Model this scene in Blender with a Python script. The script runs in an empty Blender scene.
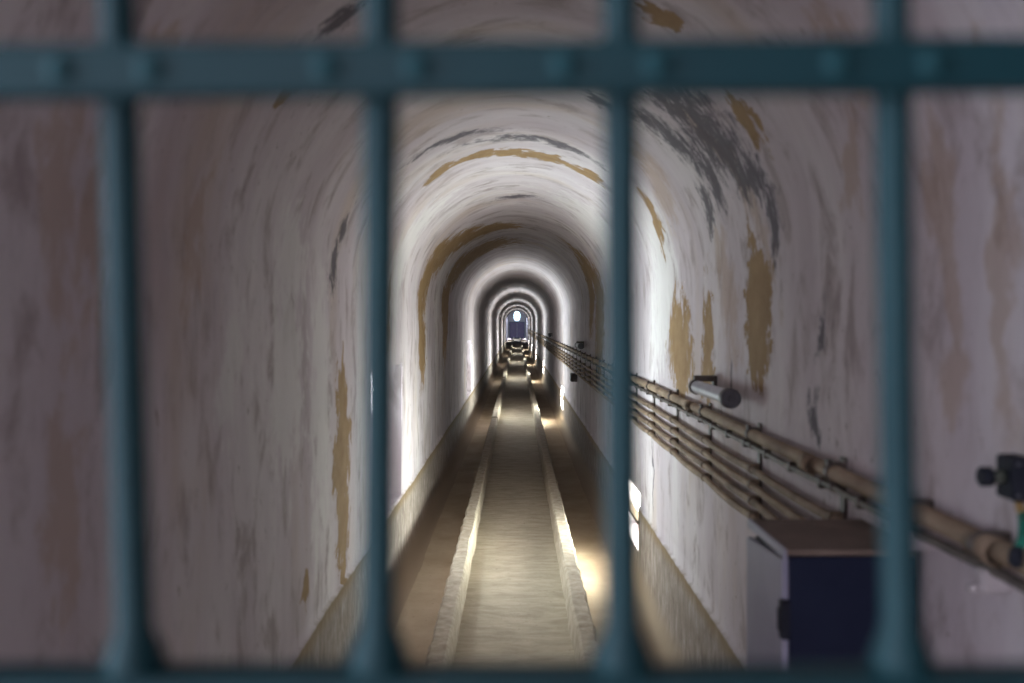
import bpy, bmesh, math, random
from mathutils import Vector, Matrix, noise
random.seed(7)
S = bpy.context.scene
COL = S.collection
PI = math.pi
Z0 = 1.72            # camera height above the side gutters of the gallery

# ------------------------------------------------------------------ camera
cd = bpy.data.cameras.new('camera')
cd.sensor_width = 36.0
cd.lens = 1000.0 / 1024.0 * 36.0
cd.shift_x = -5.0 / 1024.0
cd.shift_y = -17.5 / 1024.0
cd.clip_start = 0.02
cd.clip_end = 400
cd.dof.use_dof = True
cd.dof.focus_distance = 11.0
cd.dof.aperture_fstop = 2.7
cam = bpy.data.objects.new('camera', cd)
COL.objects.link(cam)
cam.location = (0, 0, Z0)
cam.rotation_euler = (PI / 2, 0, 0)
S.camera = cam

# ------------------------------------------------------------------ view, sky, daylight
S.view_settings.view_transform = 'Standard'
S.view_settings.look = 'None'
S.view_settings.gamma = 1
S.view_settings.use_curve_mapping = False
S.view_settings.exposure = 0.0
W = bpy.data.worlds.new('world')
S.world = W
W.use_nodes = True
bg = W.node_tree.nodes['Background']
bg.inputs[0].default_value = (0.96, 0.87, 1.0, 1)
bg.inputs[1].default_value = 4.5

STATIONS = [6.93, 17.5, 29.8, 42.0, 54.3, 66.6]      # light openings in the right wall
OPEN_HALF = 0.46
OZ0, OZ1 = -1.47, -1.10                               # bottom / top of the openings


def area(name, loc, rot, sx, sy, power, color):
    l = bpy.data.lights.new(name, 'AREA')
    l.shape = 'RECTANGLE'
    l.size = sx
    l.size_y = sy
    l.energy = power
    l.color = color
    o = bpy.data.objects.new(name, l)
    COL.objects.link(o)
    o.location = loc
    o.rotation_euler = rot
    return o


for i, yc in enumerate(STATIONS):
    # daylight coming in through each low opening (light shines towards -X)
    area('daylight_opening', (0.97, yc, Z0 + (OZ0 + OZ1) / 2), (0, PI / 2 + math.radians(30), 0), OZ1 - OZ0 - 0.04, 2 * OPEN_HALF - 0.02,
         [80, 90, 90, 90, 90, 90][i], (0.90, 1.0, 0.90))
    # fill lamp added in the recess opposite; no source shows there
    area('recess_fill', (-0.935, yc - 0.73, Z0 - 0.62), (0, -PI / 2 - math.radians(28), 0), 0.6, 0.56, 38, (0.82, 1.0, 1.0))
# daylight from the courtyard on the left in front of the gate
area('daylight_courtyard', (-1.68, -0.1, Z0 + 0.1), (0, -PI / 2, 0.0), 1.6, 0.6, 26, (0.5, 0.8, 1.0))

# ------------------------------------------------------------------ helpers


def linkobj(name, me, parent=None):
    o = bpy.data.objects.new(name, me)
    COL.objects.link(o)
    if parent:
        o.parent = parent
    return o


class MB:
    """collects shapes in one bmesh; camera-relative z is lifted by Z0 through up=True"""

    def __init__(s, origin=(0, 0, 0)):
        s.bm = bmesh.new()
        s.o = Vector(origin)

    def box(s, x0, x1, y0, y1, z0, z1, bev=0.0, mat=None):
        r = bmesh.ops.create_cube(s.bm, size=1)
        vs = r['verts']
        for v in vs:
            v.co = Vector(((x0 + x1) / 2 + v.co.x * (x1 - x0), (y0 + y1) / 2 + v.co.y * (y1 - y0),
                           (z0 + z1) / 2 + v.co.z * (z1 - z0))) - s.o
        if bev > 0:
            es = list({e for v in vs for e in v.link_edges})
            bmesh.ops.bevel(s.bm, geom=es, offset=bev, segments=2, affect='EDGES', profile=0.5)
        return s

    def ring(s, c, r, axis, n, rx=None):
        ax = Vector(axis).normalized()
        t = Vector((0, 0, 1)) if abs(ax.z) < 0.9 else Vector((1, 0, 0))
        u = ax.cross(t).normalized()
        w = ax.cross(u).normalized()
        return [s.bm.verts.new(Vector(c) - s.o + r * (math.cos(2 * PI * k / n) * u + math.sin(2 * PI * k / n) * w)) for k in range(n)]

    def lathe(s, pts, n=16, cap=True):
        """pts: list of (center, radius), a tube of varying radius"""
        prev = None
        for i, (c, r) in enumerate(pts):
            a = Vector(pts[min(i + 1, len(pts) - 1)][0]) - Vector(pts[max(i - 1, 0)][0])
            if a.length < 1e-9:
                a = Vector(pts[-1][0]) - Vector(pts[0][0])
            rg = s.ring(c, r, a, n)
            if prev:
                for k in range(n):
                    f = s.bm.faces.new((prev[k], prev[(k + 1) % n], rg[(k + 1) % n], rg[k]))
                    f.smooth = True
            elif cap:
                s.bm.faces.new(rg[::-1])
            prev = rg
        if cap:
            s.bm.faces.new(prev)
        return s

    def build(s, name, mat, parent=None):
        bmesh.ops.recalc_face_normals(s.bm, faces=s.bm.faces[:])
        me = bpy.data.meshes.new(name)
        s.bm.to_mesh(me)
        s.bm.free()
        me.materials.append(mat)
        o = linkobj(name, me, parent)
        if parent is None:
            o.location = s.o
        return o


def tag(o, label=None, cat=None, group=None, kind=None):
    if label:
        o['label'] = label
    if cat:
        o['category'] = cat
    if group:
        o['group'] = group
    if kind:
        o['kind'] = kind
    return o


def empty(name, loc):
    o = bpy.data.objects.new(name, None)
    o.empty_display_size = 0.1
    COL.objects.link(o)
    o.location = loc
    return o


# ------------------------------------------------------------------ materials
class NT:
    def __init__(s, name):
        s.m = bpy.data.materials.new(name)
        s.m.use_nodes = True
        s.t = s.m.node_tree
        s.N = s.t.nodes
        s.b = s.N['Principled BSDF']

    def n(s, typ, **kw):
        x = s.N.new(typ)
        for k, v in kw.items():
            setattr(x, k, v)
        return x

    def l(s, a, b):
        s.t.links.new(a, b)

    def noise(s, vec, scale, detail=4, rough=0.6, dist=0.0):
        x = s.n('ShaderNodeTexNoise')
        x.inputs['Scale'].default_value = scale
        x.inputs['Detail'].default_value = detail
        x.inputs['Roughness'].default_value = rough
        x.inputs['Distortion'].default_value = dist
        s.l(vec, x.inputs['Vector'])
        return x

    def ramp(s, fac, stops):
        x = s.n('ShaderNodeValToRGB')
        el = x.color_ramp.elements
        while len(el) < len(stops):
            el.new(0.5)
        for e, (p, c) in zip(el, stops):
            e.position = p
            e.color = c if len(c) == 4 else (*c, 1)
        s.l(fac, x.inputs[0])
        return x.outputs[0]

    def val(s, a, b, op, clamp=False):
        x = s.n('ShaderNodeMath', operation=op)
        x.use_clamp = clamp
        for i, q in enumerate((a, b)):
            if q is None:
                continue
            if isinstance(q, (int, float)):
                x.inputs[i].default_value = q
            else:
                s.l(q, x.inputs[i])
        return x.outputs[0]

    def step(s, v, lo, hi):
        x = s.n('ShaderNodeMapRange', interpolation_type='SMOOTHSTEP')
        x.inputs['From Min'].default_value = lo
        x.inputs['From Max'].default_value = hi
        s.l(v, x.inputs['Value'])
        return x.outputs[0]

    def mix(s, fac, a, b, typ='MIX'):
        x = s.n('ShaderNodeMix', data_type='RGBA', blend_type=typ)
        if isinstance(fac, (int, float)):
            x.inputs[0].default_value = fac
        else:
            s.l(fac, x.inputs[0])
        for i, q in ((6, a), (7, b)):
            if isinstance(q, tuple):
                x.inputs[i].default_value = q if len(q) == 4 else (*q, 1)
            else:
                s.l(q, x.inputs[i])
        return x.outputs[2]

    def vec(s, v, mul=(1, 1, 1), add=(0, 0, 0)):
        x = s.n('ShaderNodeMapping')
        x.inputs['Scale'].default_value = mul
        x.inputs['Location'].default_value = add
        s.l(v, x.inputs[0])
        return x.outputs[0]

    def bump(s, h, strength, dist):
        x = s.n('ShaderNodeBump')
        x.inputs['Strength'].default_value = strength
        x.inputs['Distance'].default_value = dist
        s.l(h, x.inputs['Height'])
        s.l(x.outputs[0], s.b.inputs['Normal'])


# arc-length coordinate of the vault section: 0 at the crown, + to the right, metres
SPR = 0.8 * PI / 2


def s_of_z(z):                   # straight wall below the springing (z relative to the camera)
    return SPR + (0.2 - z)


def s_at(px, py):
    """section coordinate and distance for a spot seen in the photograph"""
    a, b = (px - 517) / 1000.0, (324 - py) / 1000.0
    # vault: (a d)^2 + (b d - .2)^2 = .64
    A = a * a + b * b
    B = -0.4 * b
    C = 0.04 - 0.64
    d = (-B + math.sqrt(B * B - 4 * A * C)) / (2 * A)
    if b * d < 0.2:
        d = 0.8 / abs(a)
        s = s_of_z(b * d)
    else:
        s = 0.8 * math.atan2(abs(a * d), b * d - 0.2)
    return d, (s if a > 0 else -s)


def stroke(pts, wpx, out):
    """ellipses along a stroke given by photo spots; wpx = half width in metres along the gallery"""
    q = [s_at(*p) for p in pts]
    for (d0, s0), (d1, s1) in zip(q[:-1], q[1:]):
        L = math.hypot(d1 - d0, s1 - s0)
        ang = math.atan2(s1 - s0, d1 - d0)
        out.append(((d0 + d1) / 2, (s0 + s1) / 2, L * 0.62, wpx, ang))


ochre, dark, faint, pale = [], [], [], []
stroke([(341, 372), (340, 470), (344, 560)], 0.10, ochre)
stroke([(341, 420), (340, 500)], 0.15, ochre)
stroke([(344, 560), (344, 600)], 0.05, ochre)
stroke([(303, 580), (305, 612)], 0.04, ochre)
stroke([(424, 372), (421, 326), (423, 285), (441, 254), (466, 238), (507, 228)], 0.20, ochre)
stroke([(443, 326), (446, 290), (458, 266), (497, 247)], 0.30, ochre)
stroke([(447, 330), (444, 300)], 0.4, ochre)
stroke([(592, 268), (597, 300), (602, 350)], 0.42, ochre)
stroke([(583, 262), (590, 320)], 0.2, ochre)
stroke([(430, 178), (462, 160), (495, 152), (530, 152), (566, 165), (603, 184)], 0.075, ochre)
stroke([(680, 305), (680, 385)], 0.24, ochre)
stroke([(708, 300), (708, 400)], 0.09, ochre)
stroke([(748, 262), (762, 300), (752, 378)], 0.10, ochre)
stroke([(755, 262), (765, 320)], 0.10, ochre)
stroke([(640, 0), (664, 28)], 0.04, ochre)
stroke([(280, 106), (300, 88)], 0.02, ochre)
stroke([(730, 95), (762, 150)], 0.06, ochre)
stroke([(390, 280), (388, 350)], 0.03, ochre)
stroke([(640, 190), (664, 250)], 0.05, ochre)
for pts_, w_, l_ in (([(930, 150), (950, 330), (950, 440)], 0.035, faint), ([(60, 90), (62, 290)], 0.05, faint), ([(95, 120), (92, 330)], 0.02, faint),
                     ([(170, 20), (160, 60)], 0.04, faint), ([(845, 95), (850, 200)], 0.03, faint), ([(1000, 120), (1005, 420)], 0.02, faint),
                     ([(205, 180), (190, 300)], 0.04, faint), ([(60, 420), (70, 600)], 0.04, faint), ([(820, 20), (860, 60)], 0.06, faint),
                     ([(720, 250), (735, 340)], 0.09, faint), ([(690, 120), (770, 250)], 0.05, faint), ([(640, 150), (668, 215)], 0.10, faint),
                     ([(300, 225), (290, 300), (285, 460)], 0.16, pale), ([(240, 310), (228, 420)], 0.06, pale), ([(322, 300), (318, 520)], 0.12, pale),
                     ([(410, 228), (403, 270)], 0.35, pale), ([(597, 215), (608, 262)], 0.35, pale), ([(660, 220), (655, 340)], 0.22, pale)):  # first two here paint in the light on the vault haunches
    stroke(pts_, w_, l_)
stroke([(655, 95), (700, 120), (735, 175)], 0.17, dark)
stroke([(672, 100), (725, 135), (740, 190)], 0.13, dark)
stroke([(645, 120), (700, 160), (722, 200)], 0.08, dark)
stroke([(702, 185), (712, 235)], 0.06, dark)
stroke([(738, 165), (768, 185), (776, 260)], 0.04, dark)
stroke([(332, 290), (338, 240), (352, 215)], 0.06, dark)
stroke([(425, 150), (492, 130)], 0.05, dark)
stroke([(500, 200), (530, 196)], 0.08, dark)
stroke([(480, 141), (600, 165)], 0.05, dark)
stroke([(590, 92), (612, 110)], 0.05, dark)
stroke([(733, 358), (733, 392)], 0.012, dark)
stroke([(822, 300), (816, 350)], 0.02, dark)
stroke([(653, 440), (653, 505)], 0.015, dark)
stroke([(355, 15), (340, 8)], 0.05, dark)
stroke([(812, 405), (818, 450)], 0.03, dark)


def mat_plaster():
    t = NT('limewashed_plaster')
    uv = t.n('ShaderNodeUVMap').outputs[0]
    str_ = t.vec(uv, (1.6, 0.35, 1))             # runs follow the section (water trickles)
    fine = t.vec(uv, (6.0, 3.0, 1))
    fibre = t.vec(uv, (22.0, 9, 1))
    n1 = t.noise(str_, 1.3, 5, 0.6, 0.3)
    n2 = t.noise(fine, 1.0, 6, 0.65, 0.4)
    n3 = t.noise(uv, 7.0, 6, 0.7)
    n4 = t.noise(fibre, 1.0, 4, 0.6, 0.2)
    base = t.ramp(n1.outputs[0], [(0.3, (0.50, 0.43, 0.465)), (0.5, (0.62, 0.56, 0.59)), (0.68, (0.73, 0.69, 0.695))])
    col = t.mix(t.step(n2.outputs[0], 0.50, 0.68), base, (0.40, 0.34, 0.345))
    col = t.mix(t.val(t.step(n4.outputs[0], 0.54, 0.72), 0.22, 'MULTIPLY'), col, (0.38, 0.33, 0.33))
    n5 = t.noise(t.vec(uv, (0.9, 0.3, 1), (5, 3, 0)), 1.6, 4, 0.6)
    col = t.mix(t.val(t.step(n5.outputs[0], 0.52, 0.72), 0.45, 'MULTIPLY'), col, (0.52, 0.40, 0.29))
    # random small flakes
    n6 = t.noise(t.vec(uv, (6.0, 3.6, 1), (11, 2, 0)), 1.2, 8, 0.78, 0.5)
    col = t.mix(t.step(n6.outputs[0], 0.655, 0.675), col, (0.25, 0.19, 0.16))
    n7 = t.noise(t.vec(uv, (20.0, 11, 1), (1, 9, 0)), 1.5, 6, 0.7, 0.3)
    n8 = t.noise(uv, 0.9, 3, 0.5)
    col = t.mix(t.val(t.step(t.val(n7.outputs[0], t.val(n8.outputs[0], 0.35, 'MULTIPLY'), 'ADD'), 0.83, 0.87), 0.7, 'MULTIPLY'), col, (0.26, 0.21, 0.20))
    # placed patches
    wn = t.noise(t.vec(uv, (1, 1, 1)), 5.0, 3, 0.5)
    w1 = t.n('ShaderNodeVectorMath', operation='SUBTRACT')
    t.l(wn.outputs[1], w1.inputs[0])
    w1.inputs[1].default_value = (0.5, 0.5, 0.5)
    w2 = t.n('ShaderNodeVectorMath', operation='MULTIPLY')
    t.l(w1.outputs[0], w2.inputs[0])
    w2.inputs[1].default_value = (0.26, 0.34, 0)
    w3 = t.n('ShaderNodeVectorMath', operation='ADD')
    t.l(uv, w3.inputs[0])
    t.l(w2.outputs[0], w3.inputs[1])
    wv = w3.outputs[0]

    def patches(lst):
        cur = None
        for (y, s, ra, rb, ang) in lst:
            a = t.n('ShaderNodeMapping', vector_type='TEXTURE')     # inverse: move, turn and scale the patch to a unit disc
            a.inputs['Location'].default_value = (y, s, 0)
            a.inputs['Rotation'].default_value = (0, 0, ang)
            a.inputs['Scale'].default_value = (ra, rb * 1.5, 1)
            t.l(wv, a.inputs[0])
            ln = t.n('ShaderNodeVectorMath', operation='LENGTH')
            t.l(a.outputs[0], ln.inputs[0])
            cur = ln.outputs['Value'] if cur is None else t.val(cur, ln.outputs['Value'], 'MINIMUM')
        return cur
    fo = t.noise(t.vec(uv, (9.0, 4.5, 1), (3, 1, 0)), 1.8, 8, 0.72, 0.3)
    fn = t.val(t.val(fo.outputs[0], 0.5, 'SUBTRACT'), 4.0, 'MULTIPLY')
    col = t.mix(t.val(t.step(t.val(patches(pale), fn, 'ADD'), 1.3, 0.6), 0.6, 'MULTIPLY'), col, (0.76, 0.75, 0.73))
    col = t.mix(t.val(t.step(t.val(patches(faint), fn, 'ADD'), 1.4, 0.5), 0.45, 'MULTIPLY'), col, (0.40, 0.26, 0.15))
    do = t.val(patches(ochre), t.val(t.val(fo.outputs[0], 0.5, 'SUBTRACT'), 3.2, 'MULTIPLY'), 'ADD')
    mo = t.step(do, 1.04, 0.96)
    ocol = t.ramp(n3.outputs[0], [(0.3, (0.27, 0.165, 0.08)), (0.7, (0.40, 0.27, 0.14))])
    col = t.mix(mo, col, ocol)
    fd = t.noise(t.vec(uv, (12.0, 6.0, 1), (13, 1, 0)), 2.4, 9, 0.8, 0.4)
    dd = t.val(patches(dark), t.val(t.val(fd.outputs[0], 0.5, 'SUBTRACT'), 5.0, 'MULTIPLY'), 'ADD')
    md = t.val(t.step(dd, 1.2, 0.5), 0.88, 'MULTIPLY')
    col = t.mix(md, col, (0.085, 0.075, 0.095))
    # wainscot: bare brown render below the ledge
    sep = t.n('ShaderNodeSeparateXYZ')
    t.l(uv, sep.inputs[0])
    av = t.val(sep.outputs[1], None, 'ABSOLUTE')
    sd = s_of_z(-1.185)
    edge = t.noise(t.vec(uv, (3, 3, 1)), 3.0, 4, 0.6)
    av2 = t.val(av, t.val(t.val(edge.outputs[0], 0.5, 'SUBTRACT'), 0.03, 'MULTIPLY'), 'ADD')
    md2 = t.step(av2, sd - 0.006, sd + 0.012)
    dn = t.noise(t.vec(uv, (9.0, 4.0, 1), (1, 7, 0)), 1.6, 8, 0.75, 0.3)
    dcol = t.ramp(dn.outputs[0], [(0.28, (0.15, 0.115, 0.095)), (0.5, (0.29, 0.24, 0.205)), (0.68, (0.45, 0.40, 0.375))])
    dtop = t.step(av2, sd + 0.10, sd + 0.01)
    dcol = t.mix(t.val(dtop, 0.75, 'MULTIPLY'), dcol, (0.23, 0.155, 0.07))
    # dry foot of the wall turns sandy
    foot = t.step(av2, s_of_z(-1.50), s_of_z(-1.66))
    dcol = t.mix(foot, dcol, (0.33, 0.255, 0.185))
    col = t.mix(md2, col, dcol)
    t.l(col, t.b.inputs['Base Color'])
    t.b.inputs['Roughness'].default_value = 0.85
    t.b.inputs['Specular IOR Level'].default_value = 0.25
    h = t.val(t.val(n3.outputs[0], 0.5, 'MULTIPLY'), t.val(n2.outputs[0], 0.5, 'MULTIPLY'), 'ADD')
    h = t.val(h, t.val(mo, 0.25, 'MULTIPLY'), 'SUBTRACT')
    t.bump(h, 0.5, 0.012)
    return t.m


def mat_floor():
    t = NT('dusty_sand_floor')
    g = t.n('ShaderNodeNewGeometry').outputs['Position']
    n1 = t.noise(t.vec(g, (1.0, 0.8, 1)), 2.2, 6, 0.65)
    n2 = t.noise(g, 26, 6, 0.7)
    n3 = t.noise(t.vec(g, (2.5, 6.0, 1)), 2.2, 7, 0.72, 0.4)     # cross marks in the channel
    gut = t.ramp(n1.outputs[0], [(0.3, (0.33, 0.25, 0.165)), (0.7, (0.47, 0.375, 0.265))])
    ch = t.ramp(n3.outputs[0], [(0.3, (0.33, 0.275, 0.195)), (0.62, (0.50, 0.435, 0.33))])
    sep = t.n('ShaderNodeSeparateXYZ')
    t.l(g, sep.inputs[0])
    ax = t.val(sep.outputs[0], None, 'ABSOLUTE')
    col = t.mix(t.step(ax, 0.37, 0.36), gut, ch)
    col = t.mix(t.step(n2.outputs[0], 0.60, 0.74), col, (0.20, 0.14, 0.09))
    t.l(col, t.b.inputs['Base Color'])
    t.b.inputs['Roughness'].default_value = 0.8
    t.b.inputs['Specular IOR Level'].default_value = 0.3
    t.bump(t.val(n2.outputs[0], n3.outputs[0], 'ADD'), 0.5, 0.012)
    return t.m


def mat_simple(name, c0, c1, rough, scale=20.0, metal=0.0, spec=0.4, bump=0.2, stretch=(1, 1, 1), det=5):
    t = NT(name)
    g = t.n('ShaderNodeTexCoord').outputs['Object']
    n1 = t.noise(t.vec(g, stretch), scale, det, 0.65)
    t.l(t.ramp(n1.outputs[0], [(0.32, c0), (0.68, c1)]), t.b.inputs['Base Color'])
    t.b.inputs['Roughness'].default_value = rough
    t.b.inputs['Metallic'].default_value = metal
    t.b.inputs['Specular IOR Level'].default_value = spec
    if bump:
        t.bump(n1.outputs[0], bump, 0.004)
    return t.m


M_WALL = mat_plaster()
M_FLOOR = mat_floor()
M_CURB = mat_simple('crumbling_mortar_kerb', (0.33, 0.27, 0.20), (0.55, 0.48, 0.38), 0.85, 16, spec=0.25, bump=0.6)
M_TEAL = mat_simple('teal_gate_paint', (0.004, 0.028, 0.035), (0.006, 0.037, 0.045), 0.5, 9, spec=0.22, bump=0.15)
M_RIVET = mat_simple('lighter_rivet_paint', (0.007, 0.042, 0.05), (0.010, 0.052, 0.062), 0.5, 9, spec=0.2, bump=0.1)  # a lighter tone of the gate teal
M_PIPE = mat_simple('dusty_tan_conduit', (0.19, 0.125, 0.08), (0.46, 0.355, 0.25), 0.75, 11, spec=0.3, stretch=(1, 0.4, 1))
M_PIPE2 = mat_simple('dusty_brown_conduit', (0.13, 0.085, 0.055), (0.42, 0.32, 0.23), 0.75, 11, spec=0.3, stretch=(1, 0.4, 1))
M_CABLE = mat_simple('dark_cable', (0.07, 0.06, 0.055), (0.16, 0.13, 0.11), 0.6, 14)
M_CLIP = mat_simple('dark_rusty_strap', (0.05, 0.042, 0.04), (0.13, 0.10, 0.085), 0.6, 30, spec=0.4)
M_SADDLE = mat_simple('tan_saddle', (0.13, 0.09, 0.065), (0.36, 0.27, 0.19), 0.7, 30)
M_PALE = mat_simple('pale_plastic_clamp', (0.42, 0.38, 0.40), (0.55, 0.50, 0.50), 0.6, 30)
M_TUBE = mat_simple('grey_blue_tube', (0.34, 0.35, 0.43), (0.46, 0.47, 0.55), 0.4, 12, spec=0.5)
M_CAP = mat_simple('dark_grey_cap', (0.06, 0.06, 0.07), (0.12, 0.12, 0.14), 0.5, 30)
M_BLACK = mat_simple('near_black_housing', (0.012, 0.014, 0.022), (0.022, 0.025, 0.036), 0.7, 20, bump=0.05, spec=0.15)
M_NAVY = mat_simple('navy_panel', (0.010, 0.014, 0.036), (0.014, 0.02, 0.046), 0.6, 8, bump=0.05, spec=0.15)
M_GREYP = mat_simple('grey_lilac_panel', (0.26, 0.26, 0.36), (0.32, 0.32, 0.42), 0.5, 5, bump=0.05)
M_LID = mat_simple('dusty_brown_lid', (0.15, 0.11, 0.09), (0.22, 0.17, 0.14), 0.8, 12, bump=0.1)
M_GREEN = mat_simple('green_sleeve', (0.01, 0.16, 0.11), (0.015, 0.22, 0.15), 0.5, 20)
M_YELL = mat_simple('yellow_brown_sleeve', (0.38, 0.24, 0.09), (0.48, 0.32, 0.13), 0.6, 20)
M_DOOR = mat_simple('dark_violet_door', (0.10, 0.08, 0.20), (0.18, 0.12, 0.22), 0.5, 3, bump=0.05)
M_DFRAME = mat_simple('dark_blue_frame', (0.03, 0.04, 0.10), (0.05, 0.06, 0.14), 0.5, 3, bump=0.05)
M_UNSEEN = mat_simple('dark_unseen_shell', (0.07, 0.07, 0.075), (0.13, 0.13, 0.135), 0.9, 3, bump=0.3)  # kept dark so the added unseen porch bounces little light onto the bars
M_PLAIN = mat_simple('plain_plaster', (0.42, 0.40, 0.44), (0.54, 0.52, 0.55), 0.9, 2, bump=0.3)
gl = NT('window_glass')
gl.b.inputs['Transmission Weight'].default_value = 1.0
gl.b.inputs['Roughness'].default_value = 0.02
gl.b.inputs['Base Color'].default_value = (0.3, 0.75, 0.9, 1)
gl.b.inputs['IOR'].default_value = 1.1
M_GLASS = gl.m

# ------------------------------------------------------------------ the gallery shell
Y0, Y1 = 0.56, 75.0
ZD = -1.18        # wainscot ledge


def prof(s, y, side):
    """point of the section (x, z relative to the camera height)"""
    if s <= SPR:
        a = s / 0.8
        nx, nz = math.sin(a), math.cos(a)
        x, z = 0.8 * nx, 0.2 + 0.8 * nz
    else:
        nx, nz = 1.0, 0.0
        z = 0.2 - (s - SPR)
        x = 0.8
        if z < ZD:
            x = 0.8 - 0.014 * min(1, (ZD - z) / 0.004)
        if z < -1.56:      # rounded foot
            k = min(1.0, (-1.56 - z) / 0.16)
            x -= 0.11 * (1 - math.sqrt(max(0, 1 - k * k)))
    n = noise.noise(Vector((y * 0.55, s * 1.1, 3.0 * side))) * 0.014 + noise.noise(Vector((y * 2.3, s * 3.0, 9 + side))) * 0.004
    if side > 0:      # the conduits lie flat on this wall
        n *= 1 - 0.8 * min(1, max(0, (0.2 - z) / 0.3))
    if z < -1.5:
        n *= max(0, (z + 1.72) / 0.22)
    x -= n * nx
    z -= n * nz
    return side * x, z


def ysteps(y0, y1, must):
    ys = {round(y0, 4), round(y1, 4)} | {round(m, 4) for m in must}
    y = y0
    while y < y1:
        ys.add(round(y, 4))
        y += 0.08 if y < 8 else (0.2 if y < 20 else 0.5)
    ys = sorted(ys)
    out = [ys[0]]
    for q in ys[1:]:
        if q - out[-1] < 0.02 and q not in [round(m, 4) for m in must]:
            continue
        if q - out[-1] < 0.02:
            out[-1] = q
        else:
            out.append(q)
    return out


def strip_mesh(name, s_list, side, must, holes, extra=None):
    """grid over (y, s) with rectangular holes [(y0, y1, s0, s1)]"""
    bm = bmesh.new()
    uvl = bm.loops.layers.uv.new('UVMap')
    ys = ysteps(Y0, Y1, must)
    V = {}
    for i, y in enumerate(ys):
        for j, s in enumerate(s_list):
            x, z = prof(abs(s), y, side if side else (1 if s >= 0 else -1))
            if not side and s == 0:
                pass
            V[i, j] = bm.verts.new((x, y, Z0 + z))
    co2uv = {}
    for i in range(len(ys) - 1):
        for j in range(len(s_list) - 1):
            ym, sm = (ys[i] + ys[i + 1]) / 2, (s_list[j] + s_list[j + 1]) / 2
            if any(h[0] < ym < h[1] and h[2] < sm < h[3] for h in holes):
                continue
            f = bm.faces.new((V[i, j], V[i + 1, j], V[i + 1, j + 1], V[i, j + 1]))
            f.smooth = True
            sg = side if side else 1
            for lp, (a, b) in zip(f.loops, ((i, j), (i + 1, j), (i + 1, j + 1), (i, j + 1))):
                lp[uvl].uv = (ys[a], sg * s_list[b])
    if extra:
        extra(bm, uvl)
    for v in [v for v in bm.verts if not v.link_faces]:
        bm.verts.remove(v)
    me = bpy.data.meshes.new(name)
    bm.to_mesh(me)
    bm.free()
    me.materials.append(M_WALL)
    o = linkobj(name, me)
    o['kind'] = 'structure'
    return o


# ceiling: the barrel vault (its own crown noise is blended so both halves meet)
def prof_vault(s, y):
    a = s / 0.8
    nx, nz = math.sin(a), math.cos(a)
    k = min(1.0, abs(s) / 0.4)
    side = 1 if s >= 0 else -1
    n1 = noise.noise(Vector((y * 0.55, abs(s) * 1.1, 3.0 * side))) * 0.014 + noise.noise(Vector((y * 2.3, abs(s) * 3.0, 9 + side))) * 0.004
    n0 = noise.noise(Vector((y * 0.55, s * 1.1, 0.0))) * 0.014
    n = n1 * k + n0 * (1 - k)
    return (0.8 - n) * nx, 0.2 + (0.8 - n) * nz


bm = bmesh.new()
uvl = bm.loops.layers.uv.new('UVMap')
ys = ysteps(Y0, Y1, [])
sl = [-SPR + 2 * SPR * k / 48 for k in range(49)]
V = {}
for i, y in enumerate(ys):
    for j, s in enumerate(sl):
        x, z = prof_vault(s, y)
        V[i, j] = bm.verts.new((x, y, Z0 + z))
for i in range(len(ys) - 1):
    for j in range(len(sl) - 1):
        q = ((i, j), (i, j + 1), (i + 1, j + 1), (i + 1, j))
        f = bm.faces.new([V[k] for k in q])
        f.smooth = True
        for lp, (a, b) in zip(f.loops, q):
            lp[uvl].uv = (ys[a], sl[b])
me = bpy.data.meshes.new('ceiling')
bm.to_mesh(me)
bm.free()
me.materials.append(M_WALL)
linkobj('ceiling', me)['kind'] = 'structure'

# right wall with its low daylight openings, left wall with shallow closed recesses
so0, so1 = s_of_z(OZ1), s_of_z(OZ0)
base_s = [SPR + 0.07 * k for k in range(0, 20)] + [so0]
sR = sorted(set([round(v, 5) for v in base_s if v < so0] + [round(so0, 5), round(s_of_z(ZD), 5), round(s_of_z(ZD - 0.005), 5),
            round(s_of_z(-1.28), 5), round(s_of_z(-1.39), 5), round(so1, 5)] + [round(s_of_z(-1.56 - 0.16 * math.sin(k / 7 * PI / 2)), 5) for k in range(8)]))
holesR = [(y - OPEN_HALF, y + OPEN_HALF, so0, so1) for y in STATIONS]
mustR = [h[0] for h in holesR] + [h[1] for h in holesR]


def revealR(bm, uvl):
    for (a, b, s0, s1) in holesR:
        D = 1.16
        def P(y, s, depth):
            x, z = prof(s, y, 1)
            return (x if depth == 0 else D, y, Z0 + z)
        quads = [((b, s0), (b, s1)), ((a, s1), (a, s0)), ((a, s0), (b, s0)), ((b, s1), (a, s1))]
        for p, q in quads:
            vs = [bm.verts.new(P(*p, 0)), bm.verts.new(P(*q, 0)), bm.verts.new(P(*q, 1)), bm.verts.new(P(*p, 1))]
            f = bm.faces.new(vs)
            for lp, (uu, vv) in zip(f.loops, (p, q, (q[0] + .3, q[1]), (p[0] + .3, p[1]))):
                lp[uvl].uv = (uu, min(vv, s_of_z(-1.1)))


def bars_and_reveal(bm, uvl):
    revealR(bm, uvl)
    for (a, b, s0, s1) in holesR:
        r = bmesh.ops.create_cube(bm, size=1)
        for v in r['verts']:
            v.co = Vector((0.80 + v.co.x * 0.045, (a + b) / 2 + v.co.y * (b - a + 0.04), Z0 - 1.283 + v.co.z * 0.022))
        for f in {f for v in r['verts'] for f in v.link_faces}:
            for lp in f.loops:
                lp[uvl].uv = (lp.vert.co.y, s_of_z(-1.22))


strip_mesh('wall_right', sR, 1, mustR, holesR, bars_and_reveal)

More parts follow.
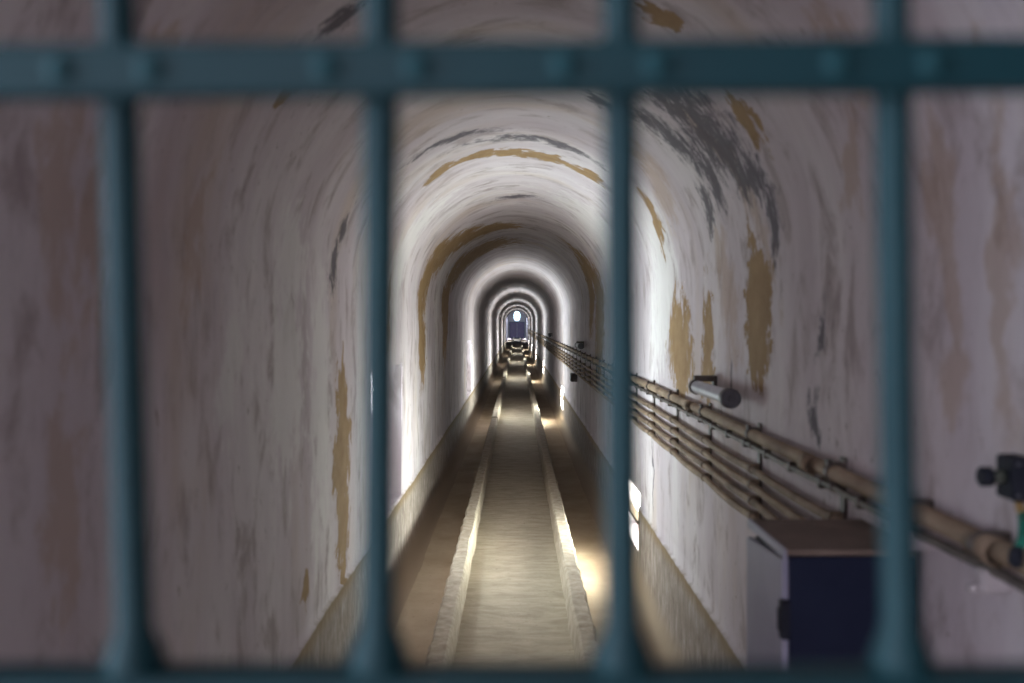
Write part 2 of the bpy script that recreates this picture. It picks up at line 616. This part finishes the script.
RZ1, RZ0 = -0.27, ZD
rs0, rs1 = s_of_z(RZ1), s_of_z(RZ0)
RECESS = [(y - 1.48, y + 0.02) for y in STATIONS]
sL = sorted(set([round(v, 5) for v in [SPR + 0.07 * k for k in range(0, 20)] if abs(v - rs0) > 0.02 and v < rs1 - 0.02] +
            [round(rs0, 5), round(rs1, 5), round(s_of_z(ZD - 0.005), 5), round(s_of_z(-1.28), 5), round(s_of_z(-1.39), 5), round(s_of_z(-1.48), 5)] +
            [round(s_of_z(-1.56 - 0.16 * math.sin(k / 7 * PI / 2)), 5) for k in range(8)]))


def recessL(bm, uvl):
    for (a, b) in RECESS:
        D = -0.91
        def P(y, s, depth):
            x, z = prof(s, y, -1)
            if depth:
                return (D, y - 0, Z0 + z + (0.05 if s == rs0 else 0))
            return (x, y, Z0 + z)
        quads = [((b, rs0), (b, rs1)), ((a, rs1), (a, rs0)), ((a, rs0), (b, rs0)), ((b, rs1), (a, rs1))]
        for p, q in quads:
            vs = [bm.verts.new(P(*p, 0)), bm.verts.new(P(*q, 0)), bm.verts.new(P(*q, 1)), bm.verts.new(P(*p, 1))]
            f = bm.faces.new(vs)
            for lp, (uu, vv) in zip(f.loops, (p, q, (q[0] + .1, q[1]), (p[0] + .1, p[1]))):
                lp[uvl].uv = (uu, -min(vv, s_of_z(-1.1)))
        # back of the recess with a hole near its front end, added for the fill lamp
        ha, hb, h0, h1 = a + 0.44, a + 1.06, s_of_z(-0.30), s_of_z(-0.94)
        X = lambda y, q: (D, y, Z0 + 0.2 - (q - SPR))
        o_ = [(a, rs0 - 0.07), (b, rs0 - 0.07), (b, rs1), (a, rs1)]
        i_ = [(ha, h0), (hb, h0), (hb, h1), (ha, h1)]
        for k in range(4):
            m = (k + 1) % 4
            pts_ = (o_[k], o_[m], i_[m], i_[k])
            f = bm.faces.new([bm.verts.new(X(*p)) for p in pts_])
            for lp, p in zip(f.loops, pts_):
                lp[uvl].uv = (p[0] + 0.2, -min(p[1], s_of_z(-1.1)))
            f = bm.faces.new([bm.verts.new(X(*i_[k])), bm.verts.new(X(*i_[m])), bm.verts.new(Vector(X(*i_[m])) - Vector((0.08, 0, 0))), bm.verts.new(Vector(X(*i_[k])) - Vector((0.08, 0, 0)))])
            for lp, p in zip(f.loops, (i_[k], i_[m], i_[m], i_[k])):
                lp[uvl].uv = (p[0] + 0.2, -min(p[1], s_of_z(-1.1)))


strip_mesh('wall_left', sL, -1, [v for r in RECESS for v in r], [(a, b, rs0, rs1) for a, b in RECESS], recessL)

# floor: two side gutters (z = 0) and a raised middle channel bed (z = .12), kerbs between
bm = bmesh.new()
xs = [-0.70, -0.62, -0.54, -0.46, -0.40, -0.36, -0.355, -0.30, -0.2, -0.1, 0, 0.1, 0.2, 0.29, 0.335, 0.34, 0.39, 0.46, 0.54, 0.62, 0.70]
ys = ysteps(-3.0, 113.0, [])
V = {}
for i, y in enumerate(ys):
    for j, x in enumerate(xs):
        h = 0.12 if -0.358 < x < 0.338 else 0.0
        h += 0.012 * noise.noise(Vector((x * 2.0, y * 0.9, 5))) + 0.004 * noise.noise(Vector((x * 9, y * 7, 1)))
        if abs(x) > 0.69:
            h = 0.002
        V[i, j] = bm.verts.new((x * (1.16 if abs(x) > 0.69 and y > 75 else 1), y, h))
for i in range(len(ys) - 1):
    for j in range(len(xs) - 1):
        f = bm.faces.new((V[i, j], V[i, j + 1], V[i + 1, j + 1], V[i + 1, j]))
        f.smooth = True
me = bpy.data.meshes.new('floor')
bm.to_mesh(me)
bm.free()
me.materials.append(M_FLOOR)
linkobj('floor', me)['kind'] = 'structure'

# kerbs, with ragged outer edges and a few broken joints


def kerb(name, xi, xo, seed, breaks):
    bm = bmesh.new()
    ys = []
    y = 0.9
    while y < 112:
        ys.append(y)
        y += 0.035 if y < 9 else (0.09 if y < 24 else 0.4)
    for a, b in breaks:
        ys += [a, a + 0.001, b, b + 0.001]
    ys = sorted(ys)
    sg = 1 if xo > xi else -1
    top = 0.26
    prev = None
    for y in ys:
        n1 = noise.noise(Vector((seed, y * 5.0, 0))) * 0.010 + noise.noise(Vector((seed, y * 17.0, 3))) * 0.010
        n2 = noise.noise(Vector((seed + 9, y * 2.0, 0))) * 0.008 + noise.noise(Vector((seed + 9, y * 13.0, 0))) * 0.004
        n3 = noise.noise(Vector((seed + 20, y * 1.3, 0))) * 0.008 + noise.noise(Vector((seed + 20, y * 19, 0))) * 0.004
        t = top + n3
        for a, b in breaks:
            if a < y <= b:
                t -= 0.09
        o, i_ = xo + sg * n1, xi - sg * n2
        m = (o + i_) / 2
        pts = [(i_ - sg * 0.012, 0.10), (i_, t - 0.012), (i_ + sg * 0.010, t), (m, t + 0.004 * noise.noise(Vector((y * 21, seed, 1)))),
               (o - sg * 0.012, t), (o, t - 0.016), (o + sg * 0.006, -0.005)]
        cur = [bm.verts.new((x, y, z)) for x, z in pts]
        if prev:
            for k in range(len(pts) - 1):
                bm.faces.new((prev[k], prev[k + 1], cur[k + 1], cur[k])).smooth = False
        else:
            bm.faces.new(cur)
        prev = cur
    bm.faces.new(prev[::-1])
    bmesh.ops.recalc_face_normals(bm, faces=bm.faces[:])
    me = bpy.data.meshes.new(name)
    bm.to_mesh(me)
    bm.free()
    me.materials.append(M_CURB)
    linkobj(name, me)['kind'] = 'structure'


kerb('trim_1', -0.310, -0.400, 1.0, [(15.6, 15.75), (27.2, 27.5)])
kerb('trim_2', 0.285, 0.375, 4.0, [(24.0, 24.3)])

# hall at the far end
def struct_box(name, parts, mat):
    b = MB()
    for p in parts:
        b.box(*p)
    o = b.build(name, mat)
    o['kind'] = 'structure'
    return o


# side walls and raised vault of the end hall (wider and taller than the gallery)
bm = bmesh.new()
R = 1.0
pts = [(-R, 0.0)] + [(-R, Z0 + 0.75)] + [(-R * math.cos(k / 16 * PI), Z0 + 0.75 + R * math.sin(k / 16 * PI)) for k in range(1, 16)] + [(R, Z0 + 0.75), (R, 0.0)]
prev = None
for y in (75.0, 84, 94, 104, 112.5):
    cur = [bm.verts.new((x, y, z)) for x, z in pts]
    if prev:
        for k in range(len(pts) - 1):
            bm.faces.new((prev[k], prev[k + 1], cur[k + 1], cur[k]))
    prev = cur
me = bpy.data.meshes.new('ceiling_hall')
bm.to_mesh(me)
bm.free()
me.materials.append(M_PLAIN)
linkobj('ceiling_hall', me)['kind'] = 'structure'
struct_box('floor_hall', [(-1.0, 1.0, 75, 112.5, -0.1, -0.01)], M_FLOOR)
# wall between gallery and hall, above and beside the gallery mouth
bm = bmesh.new()
inner = [(-0.8, 0), (-0.8, Z0 + 0.2)] + [(-0.8 * math.cos(k / 16 * PI), Z0 + 0.2 + 0.8 * math.sin(k / 16 * PI)) for k in range(1, 16)] + [(0.8, Z0 + 0.2), (0.8, 0)]
A = [bm.verts.new((x, 75.05, z)) for x, z in inner]
B = [bm.verts.new((x, 75.05, z)) for x, z in pts]
for k in range(len(pts) - 1):
    bm.faces.new((A[k], A[k + 1], B[k + 1], B[k]))
me = bpy.data.meshes.new('wall_hall')
bm.to_mesh(me)
bm.free()
me.materials.append(M_PLAIN)
linkobj('wall_hall', me)['kind'] = 'structure'

# end wall with an oval window above a double door
WC, WRX, WRZ = Z0 + 0.88, 0.40, 0.58
bm = bmesh.new()
n = 32
inn = [(WRX * math.cos(2 * PI * k / n), WC + WRZ * math.sin(2 * PI * k / n)) for k in range(n)]
out = []
for k in range(n):
    c, s_ = math.cos(2 * PI * k / n), math.sin(2 * PI * k / n)
    q = min(1.02 / max(1e-6, abs(c)), (1.05 if s_ > 0 else WC) / max(1e-6, abs(s_)))
    out.append((q * c, WC + q * s_))
ring = []
for yy in (112.0, 112.3):
    ring.append(([bm.verts.new((x, yy, z)) for x, z in inn], [bm.verts.new((x, yy, z)) for x, z in out]))
for k in range(n):
    k2 = (k + 1) % n
    bm.faces.new((ring[0][0][k], ring[0][0][k2], ring[0][1][k2], ring[0][1][k]))
    bm.faces.new((ring[0][0][k], ring[1][0][k], ring[1][0][k2], ring[0][0][k2]))
me = bpy.data.meshes.new('wall_back')
bm.to_mesh(me)
bm.free()
me.materials.append(M_PLAIN)
linkobj('wall_back', me)['kind'] = 'structure'
# window_1: frame, mullion, pane
b = MB((0, 112.1, WC))
for k in range(n):
    a0, a1 = 2 * PI * k / n, 2 * PI * (k + 1) / n
    b.lathe([((WRX * math.cos(a0), 112.1, WC + WRZ * math.sin(a0)), 0.03), ((WRX * math.cos(a1), 112.1, WC + WRZ * math.sin(a1)), 0.03)], 6)
b.box(-0.03, 0.03, 112.07, 112.13, WC - WRZ, WC + WRZ)
b.box(-WRX, WRX, 112.07, 112.13, WC - 0.06, WC)
wf = b.build('window_1', M_DFRAME)
wf['kind'] = 'structure'
b = MB((0, 112.1, WC))
vv = [b.bm.verts.new(Vector((x, 112.12, z)) - b.o) for x, z in inn]
b.bm.faces.new(vv)
pn = b.build('pane', M_GLASS, wf)
# door_1
d = empty('door_1', (0, 111.9, 0.12))
d['kind'] = 'structure'
for sx in (-1, 1):
    b = MB((0, 111.9, 0.12))
    b.box(min(sx * 0.02, sx * 0.78), max(sx * 0.02, sx * 0.78), 111.85, 111.95, 0.22, 1.86, 0.01)
    b.box(min(sx * 0.12, sx * 0.68), max(sx * 0.12, sx * 0.68), 111.82, 111.86, 0.4, 0.95, 0.01)
    b.box(min(sx * 0.12, sx * 0.68), max(sx * 0.12, sx * 0.68), 111.82, 111.86, 1.1, 1.75, 0.01)
    b.build('door_leaf', M_DOOR, d)
b = MB((0, 111.9, 0.12))
b.box(-0.86, -0.78, 111.8, 112.0, 0.12, 1.96)
b.box(0.78, 0.86, 111.8, 112.0, 0.12, 1.96)
b.box(-0.78, 0.78, 111.8, 112.0, 1.86, 1.96)
b.box(-0.78, 0.78, 111.8, 112.0, 0.12, 0.22)
b.build('door_frame', M_DFRAME, d)
area('hall_fill', (0, 98, Z0 + 0.9), (PI / 2, 0, 0), 1.4, 1.0, 420, (0.75, 0.85, 1.0))  # fill added to brighten the end door, no real source here

# ------------------------------------------------------------------ unseen porch (behind the camera), added to steer light onto the gate
bm = bmesh.new()
inner = [(-0.775, 0), (-0.775, Z0 + 0.2)] + [(-0.775 * math.cos(k / 16 * PI), Z0 + 0.2 + 0.775 * math.sin(k / 16 * PI)) for k in range(1, 16)] + [(0.775, Z0 + 0.2), (0.775, 0)]
for yy in (0.56, ):
    A = [bm.verts.new((x, yy, z)) for x, z in inner]
    Bv = [bm.verts.new((max(-1.7, min(1.7, x * 4)), yy, z if i in (0, 1, len(inner) - 1, len(inner) - 2) else Z0 + 1.35)) for i, (x, z) in enumerate(inner)]
    for k in range(len(inner) - 1):
        bm.faces.new((A[k], A[k + 1], Bv[k + 1], Bv[k]))
me = bpy.data.meshes.new('wall_front')
bm.to_mesh(me)
bm.free()
me.materials.append(M_UNSEEN)
linkobj('wall_front', me)['kind'] = 'structure'
struct_box('wall_light_block', [(1.7, 1.8, -3, 0.56, 0, Z0 + 1.35), (-1.8, -1.7, -3.1, -1.1, 0, Z0 + 1.35), (0.1, 1.8, -3.1, -3.0, 0, Z0 + 1.35)], M_UNSEEN)  # unseen walls added to narrow the sky light to the left and back
struct_box('ceiling_light_block', [(-1.7, 1.8, -3, 0.56, Z0 + 1.35, Z0 + 1.5)], M_UNSEEN)  # unseen roof, added to limit the sky light
struct_box('floor_unseen_porch', [(-6, 1.8, -6, 0.56, -0.1, -0.02)], M_UNSEEN)

# ------------------------------------------------------------------ THE GATE (0.48 m in front of the camera)
YG = 0.48


def gx(px, y=YG):
    return (px - 517) / 1000.0 * y


def gz(py, y=YG):
    return Z0 + (324 - py) / 1000.0 * y


gate = empty('iron_gate', (0, YG, 0))
tag(gate, 'teal painted iron bar gate closing the near mouth of the tunnel', 'gate')


def gate_bar(xt, xb, ):
    """round bar; xt, xb = x at the heights of photo rows 0 and 660"""
    zt, zb = gz(0, YG + 0.012), gz(660, YG + 0.012)
    k = (xt - xb) / (zt - zb)
    X = lambda z: xb + k * (z - zb)
    b = MB((0, YG, 0))
    r = 0.0088
    zr = gz(678)
    prof_ = [(0.10, r), (zr - 0.03, r), (zr - 0.002, r + 0.005), (zr + 0.002, r + 0.0065), (zr + 0.008, r + 0.0055), (zr + 0.014, r + 0.003), (zr + 0.022, r), (Z0 - 0.05, r),
             (Z0 + 0.2, r), (Z0 + 0.5, r), (Z0 + 0.72, r)]
    b.lathe([((X(z), YG + 0.012, z), rr) for z, rr in prof_], 20)
    return b.build('bar', M_TEAL, gate)


bars_px = [(117, 135), (381, 378), (621, 623), (891, 901)]
for t_, b_ in bars_px:
    gate_bar(gx(t_, YG + 0.012), gx(b_, YG + 0.012))
for k in (1, 2, 3):     # further bars of the same gate, beyond the frame
    gate_bar(gx(112 - 259 * k), gx(129 - 257 * k)) if abs(gx(112 - 259 * k)) < 0.74 else None
    gate_bar(gx(888 + 259 * k), gx(897 + 257 * k)) if abs(gx(888 + 259 * k)) < 0.74 else None
# upper rail: flat bar with rivets, a touch out of level
rt = math.atan2(68.0 - 60.5, 1024.0)


def rail_z(px):
    return gz(69.5 - 7.5 * px / 1024.0, YG - 0.006)


def rail(name, h, zfun, y0=YG - 0.012, y1=YG - 0.002):
    b = MB((0, YG, 0))
    L = []
    for x in (-0.78, 0.78):
        z = zfun(517 + x / (YG - 0.006) * 1000)
        L.append([(x, y0 + 0.001, z - h), (x, y0, z - h + 0.002), (x, y0, z + h - 0.002), (x, y0 + 0.001, z + h), (x, y1, z + h), (x, y1, z - h)])
    A_ = [b.bm.verts.new(Vector(p) - b.o) for p in L[0]]
    B_ = [b.bm.verts.new(Vector(p) - b.o) for p in L[1]]
    for k in range(6):
        b.bm.faces.new((A_[k], A_[(k + 1) % 6], B_[(k + 1) % 6], B_[k]))
    b.bm.faces.new(A_)
    b.bm.faces.new(B_[::-1])
    return b.build(name, M_TEAL, gate)


top_rail = rail('rail', 0.0125, rail_z, YG - 0.006, YG + 0.006)
for px in (57, 148, 325, 417, 565, 658, 840, 935):
    b = MB((0, YG, 0))
    yy = YG - 0.006
    c = (gx(px, YG - 0.008), rail_z(px))
    b.lathe([((c[0], yy + 0.003, c[1]), 0.0066), ((c[0], yy - 0.0005, c[1]), 0.0066), ((c[0], yy - 0.0022, c[1]), 0.0055), ((c[0], yy - 0.0036, c[1]), 0.0028), ((c[0], yy - 0.0040, c[1]), 0.0006)], 14)
    b.build('rivet', M_RIVET, top_rail)
rail('rail', 0.014, lambda px: gz(678) - 0.014, YG - 0.004, YG + 0.022)
rail('rail', 0.014, lambda px: 0.12, YG - 0.004, YG + 0.022)
# hinge stiles at the sides of the mouth
for sx in (-1, 1):
    b = MB((0, YG, 0))
    b.box(sx * 0.79 - 0.012, sx * 0.79 + 0.012, YG - 0.006, YG + 0.03, 0.0, Z0 + 0.74, 0.002)
    b.build('stile', M_TEAL, gate)

# ------------------------------------------------------------------ CONDUITS along the right wall
GRP = 'conduits along the right wall'
XP = 0.760
conduits = [   # (name, ratio below the eye / x, radius, start y, sag, material, label)
    ('conduit', -0.362, 0.0195, 0.95, 0.000, M_PIPE, 'thick tan conduit, topmost and widest of the wall bundle on the right wall'),
    ('cable', -0.398, 0.0085, 0.95, 0.004, M_CABLE, 'thin dark cable running directly beneath the thick top conduit'),
    ('conduit', -0.475, 0.0130, 2.27, 0.006, M_PIPE2, 'slim tan conduit, highest of the four that end at the blue cabinet'),
    ('conduit', -0.528, 0.0125, 2.27, 0.008, M_PIPE, 'slim tan conduit, second from the top of the four that end at the blue cabinet'),
    ('conduit', -0.580, 0.0130, 2.27, 0.008, M_PIPE2, 'slim tan conduit, third from the top of the four that end at the blue cabinet'),
    ('conduit', -0.632, 0.0125, 2.27, 0.010, M_PIPE, 'slim tan conduit, lowest of the whole bundle on the right wall'),
]
BR = [2.44 + 0.84 * k for k in range(0, 62)]


def conduit_pts(z, y0, y1, sag, seed):
    pts = []
    y = y0
    while y < y1:
        k = ((y - 2.44) / 0.84) % 1.0
        dz = -sag * 4 * k * (1 - k) + 0.002 * noise.noise(Vector((y * 0.9, seed, 0)))
        dx = 0.0015 * noise.noise(Vector((y * 0.8, seed, 4)))
        pts.append((XP + dx, y, Z0 + z + dz))
        y += 0.105 if y < 14 else (0.21 if y < 26 else 0.84)
    return pts


for q, (nm, z, r, y0, sag, mt, lab) in enumerate(conduits):
    b = MB((XP, y0, Z0 + z))
    x_off = 0.012 if r < 0.02 else 0.0
    pts = conduit_pts(z, y0, 74.5, sag, q * 3.3)
    b.lathe([((p[0] + x_off, p[1], p[2]), r) for p in pts], 12)
    o = b.build(nm, mt)
    tag(o, lab, 'cable' if nm == 'cable' else 'pipe', GRP)
    if q == 1:
        yc = 2.25
        while yc < 8.2:
            c = MB((XP, y0, Z0 + z))
            c.box(XP + 0.001, XP + 0.024, yc - 0.012, yc + 0.012, Z0 + z - 0.017, Z0 + z + 0.010, 0.003)
            c.build('clip', M_CLIP, o)
            yc += 0.28
    if q == 0:
        # screwed couplings of the thick conduit
        for yc in (1.62, 2.60, 4.40, 7.1, 9.7):
            c = MB((XP, y0, Z0 + z))
            c.lathe([((XP, yc - 0.04, Z0 + z), 0.020), ((XP, yc - 0.04, Z0 + z), 0.0235), ((XP, yc + 0.04, Z0 + z), 0.0235), ((XP, yc + 0.04, Z0 + z), 0.020)], 14, cap=False)
            c.build('coupling', M_PIPE2, o)

# brackets: a vertical rail with one strap round each conduit


def strap(b, y, z, r, x=XP, w=0.012):
    n = 12
    for (ya, yb) in ((y - w, y + w),):
        A_, B_ = [], []
        path = [(0.80 - x, r + 0.004)]
        for k in range(n + 1):
            a = PI / 2 + PI * k / n
            path.append(((r + 0.004) * math.cos(a), (r + 0.004) * math.sin(a)))
        path.append((0.80 - x, -r - 0.004))
        for px_, pz_ in path:
            A_.append(b.bm.verts.new(Vector((x + px_, ya, Z0 + z + pz_)) - b.o))
            B_.append(b.bm.verts.new(Vector((x + px_, yb, Z0 + z + pz_)) - b.o))
        for k in range(len(path) - 1):
            b.bm.faces.new((A_[k], A_[k + 1], B_[k + 1], B_[k]))
        b.bm.faces.new(A_)
        b.bm.faces.new(B_[::-1])


def bracket_proto():
    y = BR[0] + 0.84
    root = empty('pipe_bracket', (0.80, y, Z0 - 0.5))
    b = MB((0.80, y, Z0 - 0.5))
    b.box(0.7925, 0.80, y - 0.017, y + 0.017, Z0 - 0.66, Z0 - 0.325, 0.002)
    b.build('back_plate', M_CLIP, root)
    for q, (nm, z, r, y0, sag, mt, lab) in enumerate(conduits):
        b = MB((0.80, y, Z0 - 0.5))
        strap(b, y, z, r, XP + (0.012 if r < 0.02 else 0), 0.014 if q == 0 else 0.012)
        if q == 0:
            b.box(XP - 0.006, XP + 0.006, y - 0.012, y + 0.012, Z0 + z + r, Z0 + z + r + 0.012)
        b.build('strap', M_CLIP if q < 2 else M_SADDLE, root)
    return root


proto = bracket_proto()
tag(proto, 'pipe bracket on the right wall, just past the near end of the grey wall tube', 'bracket', 'pipe brackets on the right wall')
far_bm = None
bl = {0: 'pipe bracket directly behind the blue cabinet, nearest of the brackets that hold the whole bundle'}


def copy_tree(o, parent=None):
    c = o.copy()
    COL.objects.link(c)
    if parent:
        c.parent = parent
    for ch in o.children:
        copy_tree(ch, c)
    return c


ordn = ['first', 'second', 'third', 'fourth', 'fifth', 'sixth', 'seventh', 'eighth', 'ninth', 'tenth', 'eleventh', 'twelfth', 'thirteenth', 'fourteenth', 'fifteenth', 'sixteenth', 'seventeenth']
place = ['first', 'second', 'third']
cnt = {}
for k, y in enumerate(BR):
    if y > 36:
        break
    zone = sum(1 for q in STATIONS if q < y)
    cnt[zone] = cnt.get(zone, 0) + 1
    if k == 1:
        continue
    c = copy_tree(proto)
    c.location.y = y
    if k == 0:
        lab = bl[0]
    elif k == 2:
        lab = 'pipe bracket below the far end of the grey wall tube, third from the cabinet'
    elif zone == 0:
        lab = '%s pipe bracket counted from the blue cabinet along the right wall' % ordn[cnt[0] - 1]
    else:
        lab = '%s pipe bracket beyond the %s bright opening low in the right wall' % (ordn[cnt[zone] - 1], place[zone - 1])
    c['label'] = lab

# pale clamps that hold the two near conduits
for i, (y, lab) in enumerate(((1.93, 'pale clamp under the thick conduit beside the far right gate bar'),
                              (1.63, 'pale clamp under the thick conduit close to the hanging green cable'))):
    root = empty('pipe_clamp', (0.80, y, Z0 - 0.40))
    tag(root, lab, 'clamp', 'pale pipe clamps on the right wall')
    b = MB((0.80, y, Z0 - 0.40))
    strap(b, y, -0.362, 0.0195, XP, 0.012)
    b.build('strap', M_CLIP, root)
    b = MB((0.80, y, Z0 - 0.40))
    b.box(0.752, 0.80, y - 0.013, y + 0.013, Z0 - 0.437, Z0 - 0.398, 0.005)
    b.lathe([((0.757, y, Z0 - 0.43), 0.009), ((0.735, y, Z0 - 0.43), 0.007)], 10)
    b.build('foot', M_PALE, root)

# ------------------------------------------------------------------ tube fittings above the conduits


def tube_lamp(y0, y1, lab):
    zc = Z0 - 0.252
    xc = 0.722
    root = empty('wall_tube', (0.80, (y0 + y1) / 2, zc))
    tag(root, lab, 'tube fitting', 'grey wall tubes above the conduits')
    og = (0.80, (y0 + y1) / 2, zc)
    b = MB(og)
    b.lathe([((xc, y0, zc), 0.024), ((xc, y0 + 0.03, zc), 0.026), ((xc, y1 - 0.03, zc), 0.026), ((xc, y1, zc), 0.024)], 20)
    b.build('tube', M_TUBE, root)
    b = MB(og)
    b.lathe([((xc, y0 - 0.035, zc), 0.026), ((xc, y0 - 0.03, zc), 0.034), ((xc, y0 + 0.015, zc), 0.035), ((xc, y0 + 0.022, zc), 0.030)], 20)
    b.lathe([((xc, y0 - 0.05, zc), 0.012), ((xc, y0 - 0.034, zc), 0.014)], 10)
    b.build('end_cap', M_CAP, root)
    for ya, hh in ((y1 - 0.03, 0.045),):
        b = MB(og)
        b.box(xc - 0.012, 0.80, ya - 0.02, ya + 0.02, zc + 0.022, zc + 0.022 + hh * 0.5, 0.003)
        b.lathe([((xc, ya - 0.018, zc), 0.0262), ((xc, ya - 0.018, zc), 0.031), ((xc, ya + 0.018, zc), 0.031), ((xc, ya + 0.018, zc), 0.0262)], 18, cap=False)
        b.box(0.786, 0.80, ya - 0.03, ya + 0.03, zc - 0.03, zc + hh, 0.003)
        b.build('bracket', M_CLIP, root)


tube_lamp(3.40, 4.05, 'nearest grey tube fitting with a dark end cap, on the right wall above the conduits')
tube_lamp(11.3, 11.98, 'small grey tube fitting further down the right wall, second from the gate')
tube_lamp(22.0, 22.68, 'tiny grey tube fitting far down the right wall, third from the gate')

# small junction box hanging under the bundle
jb = empty('junction_box', (0.80, 13.4, Z0 - 0.58))
tag(jb, 'small dark junction box hanging below the conduits far down the right wall', 'junction box')
b = MB((0.80, 13.4, Z0 - 0.58))
b.box(0.72, 0.80, 13.3, 13.5, Z0 - 0.77, Z0 - 0.66, 0.006)
b.build('housing', M_CLIP, jb)
b = MB((0.80, 13.4, Z0 - 0.58))
b.box(0.712, 0.722, 13.31, 13.49, Z0 - 0.76, Z0 - 0.67, 0.003)
b.build('cover', M_CAP, jb)

# ------------------------------------------------------------------ electrical cabinet on the right
og = (0.66, 2.11, 0)
cab = empty('electrical_cabinet', og)
tag(cab, 'dark blue electrical cabinet with dusty brown top, mounted on the right wall', 'cabinet')
b = MB(og)
b.box(0.535, 0.780, 1.966, 2.25, Z0 - 1.12, Z0 - 0.476, 0.004)
b.box(0.56, 0.77, 1.99, 2.23, Z0 - 0.48, Z0 - 0.452)
b.build('body', M_BLACK, cab)
b = MB(og)      # folded lid with a light left flange
b.box(0.5235, 0.782, 1.950, 2.262, Z0 - 0.452, Z0 - 0.441, 0.002)
b.build('lid', M_LID, cab)
b = MB(og)
b.box(0.5215, 0.5275, 1.950, 2.262, Z0 - 0.459, Z0 - 0.4395, 0.001)
lf = b.build('lid_flange', M_GREYP, cab)
tag(lf, 'light grey folded edge')
b = MB(og)      # front panel
b.box(0.532, 0.782, 1.953, 1.966, Z0 - 1.11, Z0 - 0.455, 0.003)
tag(b.build('front_panel', M_NAVY, cab), 'navy blue front panel')
b = MB(og)      # side door, its top edge slopes down to the back, leaving a dark gap
zt0, zt1 = Z0 - 0.462, Z0 - 0.482
vs = []
for x in (0.520, 0.533):
    for (y, z) in ((1.962, Z0 - 1.11), (2.262, Z0 - 1.11), (2.262, zt1), (1.962, zt0)):
        vs.append(b.bm.verts.new(Vector((x, y, z)) - b.o))
for q in ((0, 1, 2, 3), (7, 6, 5, 4), (0, 4, 5, 1), (1, 5, 6, 2), (2, 6, 7, 3), (3, 7, 4, 0)):
    b.bm.faces.new([vs[i] for i in q])
sd = b.build('side_door', M_GREYP, cab)
tag(sd, 'grey lilac side door')
b = MB(og)
b.box(0.514, 0.531, 1.944, 1.968, Z0 - 0.615, Z0 - 0.540, 0.003)
b.box(0.510, 0.518, 1.948, 1.964, Z0 - 0.600, Z0 - 0.555, 0.002)
b.build('latch', M_BLACK, sd)

# ------------------------------------------------------------------ black camera-like box at the right edge
og = (0.80, 1.56, Z0 - 0.242)
dv = empty('switch_box', og)
tag(dv, 'near-black switch box with a short knob, on the right wall above the conduits', 'switch box')
b = MB(og)
b.box(0.772, 0.815, 1.555, 1.615, Z0 - 0.277, Z0 - 0.209, 0.005)
b.build('housing', M_BLACK, dv)
b = MB(og)
b.lathe([((0.773, 1.585, Z0 - 0.242), 0.011), ((0.750, 1.585, Z0 - 0.242), 0.011)], 14)
tag(b.build('gland', mat_simple('grey_green_gland', (0.05, 0.06, 0.05), (0.09, 0.10, 0.08), 0.5), dv), 'grey green neck')
b = MB(og)
b.lathe([((0.752, 1.585, Z0 - 0.242), 0.013), ((0.751, 1.585, Z0 - 0.242), 0.0155), ((0.735, 1.585, Z0 - 0.242), 0.0155), ((0.733, 1.585, Z0 - 0.242), 0.013)], 14)
b.build('knob', M_BLACK, dv)
for zz in (-0.218, -0.268):
    b = MB(og)
    b.lathe([((0.780, 1.5555, Z0 + zz), 0.0035), ((0.780, 1.5525, Z0 + zz), 0.003)], 10)
    b.build('screw', M_CAP, dv)

og = (0.79, 1.58, Z0 - 0.31)
cb = empty('hanging_cable', og)
tag(cb, 'short hanging cable with a green sleeve and black plug under the switch box', 'cable')
b = MB(og)
b.lathe([((0.792, 1.58, Z0 - 0.2765), 0.0065), ((0.784, 1.56, Z0 - 0.287), 0.0065), ((0.777, 1.535, Z0 - 0.296), 0.0065)], 12)
tag(b.build('cord', M_YELL, cb), 'yellow brown cord')
b = MB(og)
b.lathe([((0.777, 1.535, Z0 - 0.294), 0.008), ((0.766, 1.51, Z0 - 0.309), 0.0085), ((0.752, 1.488, Z0 - 0.325), 0.008), ((0.737, 1.475, Z0 - 0.334), 0.007)], 12)
tag(b.build('sleeve', M_GREEN, cb), 'green sleeve')
b = MB(og)
b.lathe([((0.739, 1.477, Z0 - 0.332), 0.008), ((0.734, 1.471, Z0 - 0.338), 0.0105), ((0.730, 1.465, Z0 - 0.350), 0.0105), ((0.728, 1.462, Z0 - 0.355), 0.007)], 12)
b.build('plug', M_BLACK, cb)
